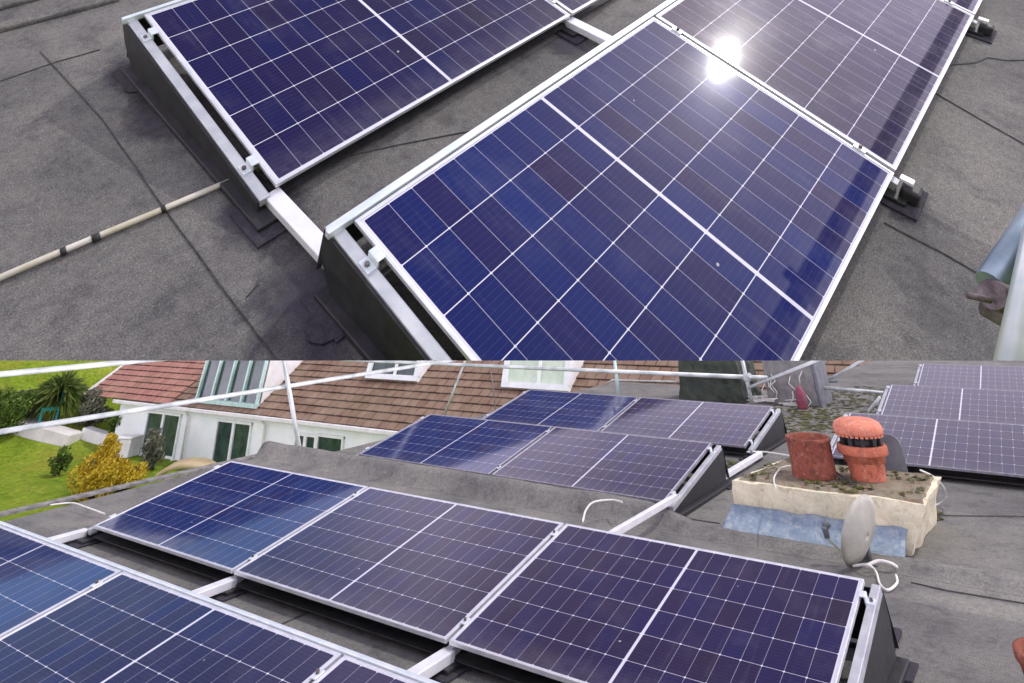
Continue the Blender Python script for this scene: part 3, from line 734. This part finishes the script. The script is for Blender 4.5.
# sandy roofed porch just below the roof edge
sp_ = at(188, 470, 2, -2.2); po = empty('porch', T(sp_), 'small porch with rounded sandy roof by the garden edge', 'porch')
m = MB(); prev = None
for k in range(17):
    u = k / 16; a = math.pi * (.12 + .76 * u); row = [m.bm.verts.new((.72 * -math.cos(a), y_, .34 * math.sin(a) - .16)) for y_ in (-.4, .4)]
    if prev: f = m.bm.faces.new((prev[0], row[0], row[1], prev[1])); f.smooth = True
    prev = row
ro = m.build('porch_roof', 'tan', po); ro.modifiers.new('thickness', 'SOLIDIFY').thickness = .08
MB().box((0, 0, -1.45), (1.2, .7, 2.5), bev=.02).build('porch_wall', 'path', po)
po.rotation_euler = (0, 0, R(40))

# ------------------------------------------------------------------ far pitched roof with the upper rows
def tp(px, y, z=0.): return att(px, y, z)
cn = [tp(-150, 372), tp(1174, 372), tp(1174, -7), tp(700, -7), tp(300, -7), tp(-150, -7)]
us = MB(); us.prism([(p.x, p.y, 0) for p in cn], (0, 0, -.09))
upper = us.build('upper_roof', 'felt_far', None, MT); tag(upper, kind='structure')
tops = [upper]
def topobj(o): tops.append(o); return o
GT = 'solar panels on the upper pitched roof'
for x, y, lb in ((0, 0, 'large blue solar panel in the front upper row, cut off below'),
                 (P, 0, 'grey-purple solar panel in the upper row with the sun glare'),
                 (2 * P, 0, 'solar panel corner just visible at the top right of upper row'),
                 (0, 1.6, 'violet solar panel at the left in the rear upper row'),
                 (P, 1.6, 'solar panel sliver at top centre in the rear upper row')):
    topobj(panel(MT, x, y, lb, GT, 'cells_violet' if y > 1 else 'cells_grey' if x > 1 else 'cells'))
topobj(mount(MT, 0, 3, 0, 'carrier with black wedge under the front upper row', 'mounting frames of the upper rows', (1, 2)))
topobj(mount(MT, 0, 2, 1.6, 'carrier with black wedge under the rear upper row', 'mounting frames of the upper rows'))
for x, lb in ((-.01, 'bright white bar between the two upper rows at left'), (1.735, 'white bar between the two upper rows at top')):
    topobj(link(MT, x, 1.17, 1.62, lb, 'bars linking the upper rows', .062))
for pts, w_ in (([(40, 52), (100, 117), (158, 200), (213, 276), (280, 365)], .007), ([(246, 298), (258, 285)], .006), ([(350, 156), (400, 145), (470, 132)], .007),
               ([(936, 94), (980, 120), (1040, 153)], .007), ([(948, 66), (976, 63), (988, 58), (1006, 61), (1050, 60)], .008), ([(0, 82), (55, 63), (100, 50)], .005),
               ([(884, 223), (940, 252), (993, 283)], .009)):
    MB().ribbon([tp(*p) for p in pts], w_, .003).build('felt_seam', 'seam', upper, MT)
for a, b in (((-60, 46), (118, -1)), ((-60, 24), (60, -8))):
    A, B_ = tp(*a), tp(*b); MB().bar(A + Vector((0, 0, .012)), B_ + Vector((0, 0, .012)), .07, .03, bev=.01).build('felt_ridge', 'felt_far', upper, MT)
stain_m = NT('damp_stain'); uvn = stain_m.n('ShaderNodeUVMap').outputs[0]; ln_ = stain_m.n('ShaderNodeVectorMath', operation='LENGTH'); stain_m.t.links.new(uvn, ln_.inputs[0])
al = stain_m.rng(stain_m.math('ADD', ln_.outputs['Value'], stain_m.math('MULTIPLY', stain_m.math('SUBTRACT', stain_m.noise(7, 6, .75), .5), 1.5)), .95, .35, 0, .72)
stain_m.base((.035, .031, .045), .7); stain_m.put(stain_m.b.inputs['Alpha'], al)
for px, y, rx, ry in ((325, 300, .26, .34), (262, 212, .20, .22), (140, 78, .16, .30), (168, 112, .22, .26), (570, 45, .16, .14), (905, 205, .16, .10)):  # soft-edged dark patches on the felt by the feet and pads
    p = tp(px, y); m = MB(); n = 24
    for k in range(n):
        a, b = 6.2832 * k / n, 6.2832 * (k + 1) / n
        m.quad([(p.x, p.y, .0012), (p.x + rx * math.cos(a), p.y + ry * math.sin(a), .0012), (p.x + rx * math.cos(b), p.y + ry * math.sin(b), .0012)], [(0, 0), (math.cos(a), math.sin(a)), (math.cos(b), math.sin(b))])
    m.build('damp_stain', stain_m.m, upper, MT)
# conduit on the felt
c0, c1 = tp(-70, 313), tp(262, 171)
cd = empty('conduit', MT @ T((c0.x, c0.y, .018)), 'ivory conduit lying across the upper felt at left', 'conduit'); topobj(cd)
D = c1 - c0
MB().tube([Vector((0, 0, 0)), D * .3 + Vector((0, .004, 0)), D * .6, D], .0105, 12).build('pipe', 'conduit', cd)
for f0, f1 in ((.335, .352), (.425, .45), (.64, .655)):
    MB().tube([D * f0, D * f1], .0135, 12).build('tape', 'black', cd)
for (px, y, s, lb) in ((338, 316, .11, 'round dark rubber pad by the black wedge of front upper row'), (262, 206, .09, 'dark rubber pad under the near corner of rear upper row'), (146, 84, .09, 'dark rubber pad beside the rear wedge at top left')):
    p = tp(px, y); m = MB(); n = 26; out = []
    for k in range(n):
        a = 6.283 * k / n; r = s * (1 + .12 * noise.noise(Vector((math.cos(a) * 2, math.sin(a) * 2, px)))) ; out.append((p.x + r * math.cos(a), p.y + r * .62 * math.sin(a), .012))
    m.prism(out, (0, 0, -.011)); topobj(tag(m.build('rubber_pad', 'rubber', None, MT), lb, 'pad', 'dark pads on the upper felt'))
# guard tube along the low side; an added board mirrors as a dark band
RZ = .90
a0 = tp(1021, 330, RZ)
topobj(pole([(a0.x - 1.2, a0.y, RZ), (7.5, a0.y, RZ)], 'pale guard tube rising at the right edge of upper roof', 'scaffold tubes of the upper roof', .027, 'edge', 'scaffold pole', MT))
b0, b1 = tp(990, 284, .84), tp(1056, 185, .90)
topobj(pole([b0, b1], 'dull blue-grey tube joining the guard tube at right', 'scaffold tubes of the upper roof', .026, 'zinc_dull', 'scaffold pole', MT))
cpl = MB(); c_ = tp(1001, 297, .84); cpl.tube([c_ + Vector((-.02, .015, .012)), c_ + Vector((.02, -.015, -.012))], .026, 12); cpl.box(c_ + Vector((-.005, .0, -.03)), (.04, .05, .035), bev=.01); cpl.tube([c_ + Vector((-.035, .015, .01)), c_ + Vector((-.06, .05, .015))], .006, 8)
board = MB().box((5.0, -.30, 1.80), (7., .125, .04), bev=.004).box((2.6, -.42, 1.78), (.05, .5, .05)).build('scaffold_board', 'black', None, MT)  # unseen black board, added so its reflection darkens a band of the panels
tag(board, 'grey scaffold board above the right side of the upper roof', 'scaffold board')
topobj(tag(cpl.build('scaffold_coupler', 'rust', None, MT), 'rusty coupler on the blue-grey tube at right edge', 'coupler'))

# ------------------------------------------------------------------ where the two roofs end
bpy.context.view_layer.update()
def plane(y):                                   # a sloping plane: point and upward normal
    n = ray(0, y, FB).cross(ray(1024, y, FB)).normalized()
    if n.z < 0: n = -n
    return CAM.copy(), n
def trim(o, pl, keep_above):
    if o.type != 'MESH': return
    co, n = pl; mw = o.matrix_world; inv = mw.inverted()
    ds = [(mw @ v.co - co).dot(n) for v in o.data.vertices]
    if not ds: return
    lo, hi = min(ds), max(ds)
    if keep_above and lo >= 0 or (not keep_above and hi <= 0): return
    if keep_above and hi <= 0 or (not keep_above and lo >= 0):
        bpy.data.objects.remove(o, do_unlink=True); return
    me = o.data.copy(); bm = bmesh.new(); bm.from_mesh(me)
    lc = inv @ co; ln = (mw.to_3x3().transposed() @ n).normalized()
    r = bmesh.ops.bisect_plane(bm, geom=bm.verts[:] + bm.edges[:] + bm.faces[:], dist=1e-6, plane_co=lc, plane_no=ln, clear_outer=not keep_above, clear_inner=keep_above)
    ed = [e for e in r['geom_cut'] if isinstance(e, bmesh.types.BMEdge) and len(e.link_faces) == 1]
    if ed and o.name.split('.')[0] not in ('glass', 'backsheet', 'lawn', 'foliage', 'crown', 'felt_seam', 'roof', 'damp_stain'):
        try: bmesh.ops.holes_fill(bm, edges=ed, sides=0)
        except Exception: pass
    bm.to_mesh(me); bm.free(); o.data = me
def tree(o): return [o] + [x for c in o.children for x in tree(c)]
pa, pb_, pt = plane(362.2), plane(360.6), plane(-8.)
top_all = [x for o in tops for x in tree(o)]
names = {o.name for o in top_all} | {board.name}
for o in top_all: 
    nm = o.name; trim(o, pa, True)
    if nm in bpy.data.objects and o.name != upper.name: trim(bpy.data.objects[nm], pt, False)
for o in list(scene.objects):
    if o.name in names or o.name.startswith('ground'): continue
    trim(o, pb_, False)
for o in list(scene.objects):                   # nothing left of it: drop the empty root
    if o.type == 'EMPTY' and not o.children: bpy.data.objects.remove(o, do_unlink=True)

# ------------------------------------------------------------------ light, sky, camera
SUN = Vector((.45, .278, .849)).normalized()
w = bpy.data.worlds.new('World'); scene.world = w; w.use_nodes = True
nt = w.node_tree; N_ = nt.nodes; Lk = nt.links.new; bg = N_['Background']
sky = N_.new('ShaderNodeTexSky'); sky.sky_type = 'NISHITA'; sky.sun_disc = False
sky.sun_elevation = math.asin(SUN.z); sky.sun_rotation = math.atan2(SUN.x, SUN.y); sky.air_density = 1.2; sky.dust_density = 2.
tcw = N_.new('ShaderNodeTexCoord')
nz = N_.new('ShaderNodeTexNoise'); nz.inputs['Scale'].default_value = 2.3; nz.inputs['Detail'].default_value = 7; nz.inputs['Roughness'].default_value = .6
Lk(tcw.outputs['Generated'], nz.inputs['Vector'])
def wm(op, a, b):
    nd = N_.new('ShaderNodeMath'); nd.operation = op
    for i, v in enumerate((a, b)):
        if isinstance(v, (int, float)): nd.inputs[i].default_value = v
        else: Lk(v, nd.inputs[i])
    return nd.outputs[0]
def toward(el, az):                             # cosine to a direction of the sky
    v = N_.new('ShaderNodeVectorMath'); v.operation = 'DOT_PRODUCT'; Lk(tcw.outputs['Generated'], v.inputs[0])
    v.inputs[1].default_value = (math.cos(R(el)) * math.sin(R(az)), math.cos(R(el)) * math.cos(R(az)), math.sin(R(el))); return v.outputs['Value']
def ramp(f, a, b):
    nd = N_.new('ShaderNodeMapRange'); Lk(f, nd.inputs[0]); nd.inputs[1].default_value = a; nd.inputs[2].default_value = b; nd.interpolation_type = 'SMOOTHSTEP'; return nd.outputs[0]
gap = wm('MAXIMUM', ramp(toward(18, -76), .86, .96), wm('MULTIPLY', ramp(toward(62, 122), .74, .93), 1.))   # clear patches
cover = wm('MULTIPLY', ramp(wm('ADD', nz.outputs['Fac'], .12), .36, .60), wm('SUBTRACT', 1., gap))
cr_ = N_.new('ShaderNodeMix'); cr_.data_type = 'RGBA'
Lk(nz.outputs['Fac'], cr_.inputs[0]); cr_.inputs[6].default_value = (4.5, 3.9, 5.5, 1); cr_.inputs[7].default_value = (8.4, 7.7, 9.0, 1)
sepw = N_.new('ShaderNodeSeparateXYZ'); Lk(tcw.outputs['Generated'], sepw.inputs[0])
low = wm('MULTIPLY', wm('POWER', wm('MAXIMUM', wm('SUBTRACT', 1., sepw.outputs[2]), 0.), 4.), 4.2)
glow = wm('ADD', wm('ADD', 1., low), wm('MULTIPLY', wm('POWER', wm('MAXIMUM', toward(58, 58), 0.), 9.), 1.6))
glow = wm('MULTIPLY', glow, wm('SUBTRACT', 1., wm('MULTIPLY', ramp(toward(48, -30), .915, .965), .6)))
sc_ = N_.new('ShaderNodeVectorMath'); sc_.operation = 'SCALE'; Lk(cr_.outputs[2], sc_.inputs[0]); Lk(glow, sc_.inputs['Scale'])
mx = N_.new('ShaderNodeMix'); mx.data_type = 'RGBA'; Lk(cover, mx.inputs[0]); sb = N_.new('ShaderNodeVectorMath'); sb.operation = 'SCALE'; Lk(sky.outputs[0], sb.inputs[0]); Lk(wm('ADD', 1., low), sb.inputs['Scale']); Lk(sb.outputs[0], mx.inputs[6]); Lk(sc_.outputs[0], mx.inputs[7])
Lk(mx.outputs[2], bg.inputs[0]); bg.inputs[1].default_value = .125
sl = bpy.data.lights.new('sun', 'SUN'); sl.energy = 1.5; sl.angle = R(.8); sl.color = (1, .965, .91)
so = bpy.data.objects.new('sun', sl); COL.objects.link(so); so.rotation_euler = SUN.to_track_quat('Z', 'Y').to_euler()

cam = bpy.data.cameras.new('camera'); co = bpy.data.objects.new('camera', cam); COL.objects.link(co)
X, Y, Z = Vector(FB.transposed() @ Vector((1, 0, 0))), FB.transposed() @ Vector((0, -1, 0)), FB.transposed() @ Vector((0, 0, -1))
co.matrix_world = Matrix.Translation(CAM) @ Matrix((X, Y, Z)).transposed().to_4x4()
cam.sensor_width = 36; cam.lens = F / 1024 * 36; cam.shift_y = (PY - 341.5) / 1024; cam.clip_end = 3000; cam.clip_start = .05
scene.camera = co
vs = scene.view_settings; vs.view_transform = 'Standard'; vs.look = 'None'; vs.exposure = .2; vs.gamma = 1.; vs.use_curve_mapping = False
scene.cycles.max_bounces = 6; scene.cycles.use_denoising = True
